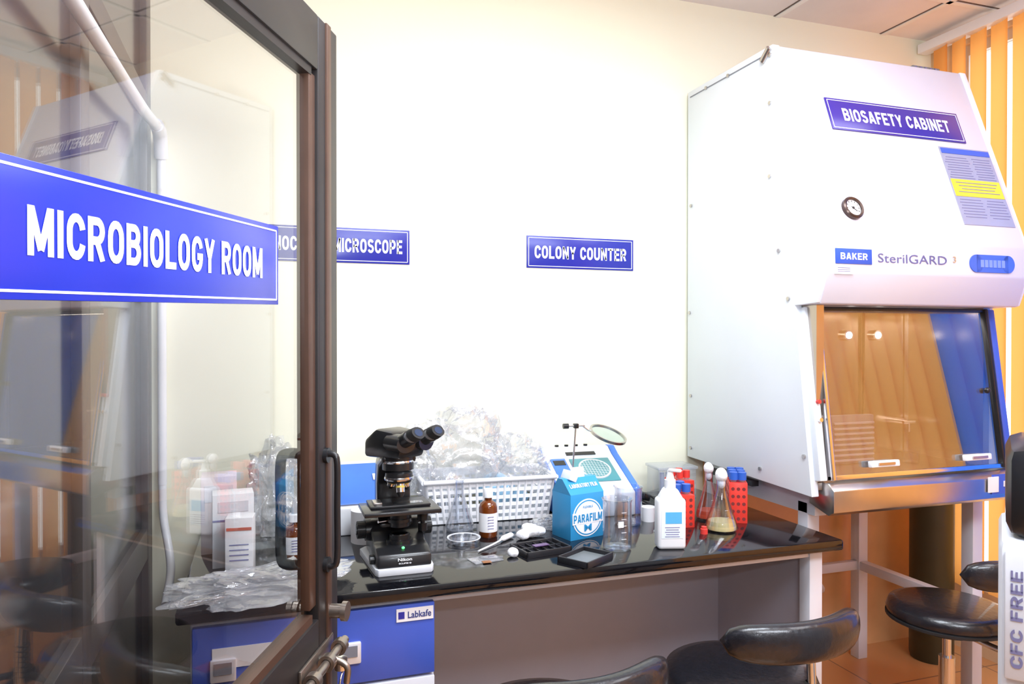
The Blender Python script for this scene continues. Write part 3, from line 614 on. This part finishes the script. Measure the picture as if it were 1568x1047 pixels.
# sanitizer bottle
b=B('squeeze_bottle',(1.185,1.995,T),-16); b.box((0,0,.078),(.088,.055,.156),whitep,.012,seg=4); b.prism([(-.038,.152),(-.018,.185),(.018,.185),(.038,.152)],-.022,.022,whitep,.006,axis='y'); b.cyl((0,0,.178),(0,0,.21),.017,whitep); b.cyl((0,0,.21),(0,0,.238),.013,whitep,r2=.008); b.box((.012,-.012,.24),(.040,.014,.010),whitep,.004,rot=(0,0,-30))
b.plate(frame((0,-.0275,.078),(1,0,0),(0,0,1)),.066,.085,mat('pale_label',(.75,.85,.95),.4),.0008); b.plate(frame((.004,-.028,.098),(1,0,0),(0,0,1)),.05,.035,mat('label_cyan',(.1,.45,.8),.4),.0008)
for k in range(5): b.plate(frame((0,-.028,.069-.007*k),(1,0,0),(0,0,1)),.045-.006*(k%2),.002,ink,.0009)
b.done()
# tube racks
red=mat('rack_red',(.75,.045,.03),.35); bcap=mat('cap_blue',(.03,.12,.55),.35); rcap=mat('cap_red',(.7,.05,.04),.35)
def rack(name,x,y,rz,w,d,h,cap,nx,ny,cr=.0125):
    b=B(name,(x,y,T),rz)
    for z in (0,h*.5,h-.006): b.b2((-w/2,-d/2,z),(w/2,d/2,z+.006),red,.001)
    for sx in (-1,1):
        b.b2((sx*w/2-.003,-d/2,0),(sx*w/2+.003,d/2,h),red,.001)
        for j in range(5):
            for i in range(3): b.cyl((sx*(w/2+.003),-d/2+d*(i+.5)/3,h*(j+.6)/5.4),(sx*(w/2+.0036),-d/2+d*(i+.5)/3,h*(j+.6)/5.4),.007,mat('hole_dark',(.2,.02,.02),.7),seg=14)
    for sy in (-1,1):
        b.b2((-w/2,sy*d/2-.002,0),(w/2,sy*d/2+.002,h),red,.001)
        for j in range(5):
            for i in range(3): b.cyl((-w/2+w*(i+.5)/3,sy*(d/2+.002),h*(j+.6)/5.4),(-w/2+w*(i+.5)/3,sy*(d/2+.0026),h*(j+.6)/5.4),.006,MC['hole_dark'],seg=14)
    for i in range(nx):
        for j in range(ny):
            px,py=-w/2+w*(i+.5)/nx,-d/2+d*(j+.5)/ny
            b.lathe([(0,.007),(.008,.02),(.0095,h+.01)],thin('tube_plastic',(.9,.93,1),.06,.6,diff=.15),(px,py,0),14); b.cyl((px,py,h+.008),(px,py,h+.034),cr,cap,seg=18)
    b.done()
rack('test_tube_rack',1.60,2.24,-30,.055,.14,.14,bcap,2,3,.0155)
rack('test_tube_rack.001',1.36,2.235,-8,.07,.10,.11,bcap,2,2,.015)
rack('test_tube_rack.002',1.44,2.36,5,.06,.09,.13,rcap,2,2)
b=B('sample_bottle',(1.375,2.10,T)); b.lathe([(0,0),(.012,0),(.012,.016),(.009,.018),(.009,.024),(0,.024)],rcap); b.done()
b=B('plastic_container',(1.55,2.60,T),-5); cpl=thin('clear_plastic',(.92,.94,.97),.08,.6,diff=.18,dcol=(.8,.82,.88)); b.b2((-.08,-.06,0),(.08,.06,.13),cpl,.006); b.b2((-.085,-.065,.125),(.085,.065,.137),cpl,.003)
for k in range(5): b.cyl((-.05+.025*k,-.02,.002),(-.05+.025*k,-.02,.11),.009,mat('pale_tube',(.5,.6,.75),.4),seg=12)
b.done()
b=B('white_cup',(1.285,2.31,T)); b.lathe([(0,0),(.022,0),(.026,.05),(.024,.05),(.02,.003),(0,.003)],whitep); b.done()
b=B('power_cable',(1.405,2.54,T)); 
b.tube([(-.05,.08,.05),(-.04,.02,.03),(0,-.04,.008),(.03,-.03,.008),(.04,.03,.02),(.0,.06,.035),(-.04,.03,.02),(-.02,-.03,.008),(.03,-.06,.006)],.004,blackr); b.box((.025,-.07,.012),(.04,.025,.02),blackp,.005); b.box((-.01,.0,.03),(.05,.03,.025),blackp,.006,rot=(0,20,30)); b.done()
# boxes seen through the door glass
b=B('carton_box',(-.085,2.26,T),4); b.b2((-.055,-.04,0),(.055,.04,.205),paper,.001); b.b2((-.055,-.041,.13),(.055,-.04,.135),ink); b.box((0,-.0405,.17),(.08,.001,.03),mat('label_grey',(.7,.7,.74),.5)); b.done()
b=B('carton_box.001',(-.062,2.17,T),-6); b.b2((-.036,-.03,0),(.036,.03,.155),paper,.001); b.box((0,-.0305,.125),(.065,.001,.008),mat('label_red',(.6,.15,.1),.5))
for k in range(4): b.box((0,-.0305,.04+.014*k),(.05,.001,.003),ink)
b.done()
b=B('carton_box.002',(-.13,2.42,T),2); b.b2((-.05,-.05,0),(.05,.05,.23),mat('carton_pinkish',(.78,.68,.68),.6),.001); b.box((0,-.0505,.18),(.08,.001,.05),mat('label_grey',(.7,.7,.74),.5)); b.done()
b=B('tissue_roll',(.31,2.37,T)); b.lathe([(.018,0),(.05,0),(.05,.10),(.018,.10),(.018,0)],paper); b.done()
# ------------------------------------------------------------------ lights
def area(name,loc,sx,sy,e,col=(1,1,1),rot=(0,0,0)):
    l=D.lights.new(name,'AREA'); l.shape='RECTANGLE'; l.size=sx; l.size_y=sy; l.energy=e; l.color=col
    o=D.objects.new(name,l); COL.objects.link(o); o.location=loc; o.rotation_euler=[math.radians(a) for a in rot]
area('ceiling_fill',(.9,1.3,2.84),1.2,.6,48,(.82,.91,1))  # unseen area lights without fixtures, added for the bounce off the ceiling
area('ceiling_fill.001',(1.2,-.3,2.84),1.4,.8,72,(.82,.90,1))
area('ceiling_fill.002',(2.4,.9,2.84),.6,1.0,15,(.9,.94,1))
area('bounce_uplight',(.35,-.35,1.75),.35,.35,60,(.86,.92,1),(150,0,-10))  # unseen source added behind the camera to brighten ceiling and upper wall
area('cabinet_lamp',(2.16,2.2,1.545),.6,.05,1.6,(1,.92,.82))
w=D.worlds.new('sky'); SC.world=w; w.use_nodes=True; bg=w.node_tree.nodes['Background']; bg.inputs[0].default_value=(1,.96,.9,1); bg.inputs[1].default_value=2.4
# ------------------------------------------------------------------ camera
cam=D.cameras.new('camera'); cam.lens=25.94; cam.sensor_width=36; cam.clip_start=.02
co=D.objects.new('camera',cam); COL.objects.link(co); co.location=(0,0,1.45); co.rotation_euler=(math.radians(90-.43),0,math.radians(-18.6)); SC.camera=co
print('BUILD OK')
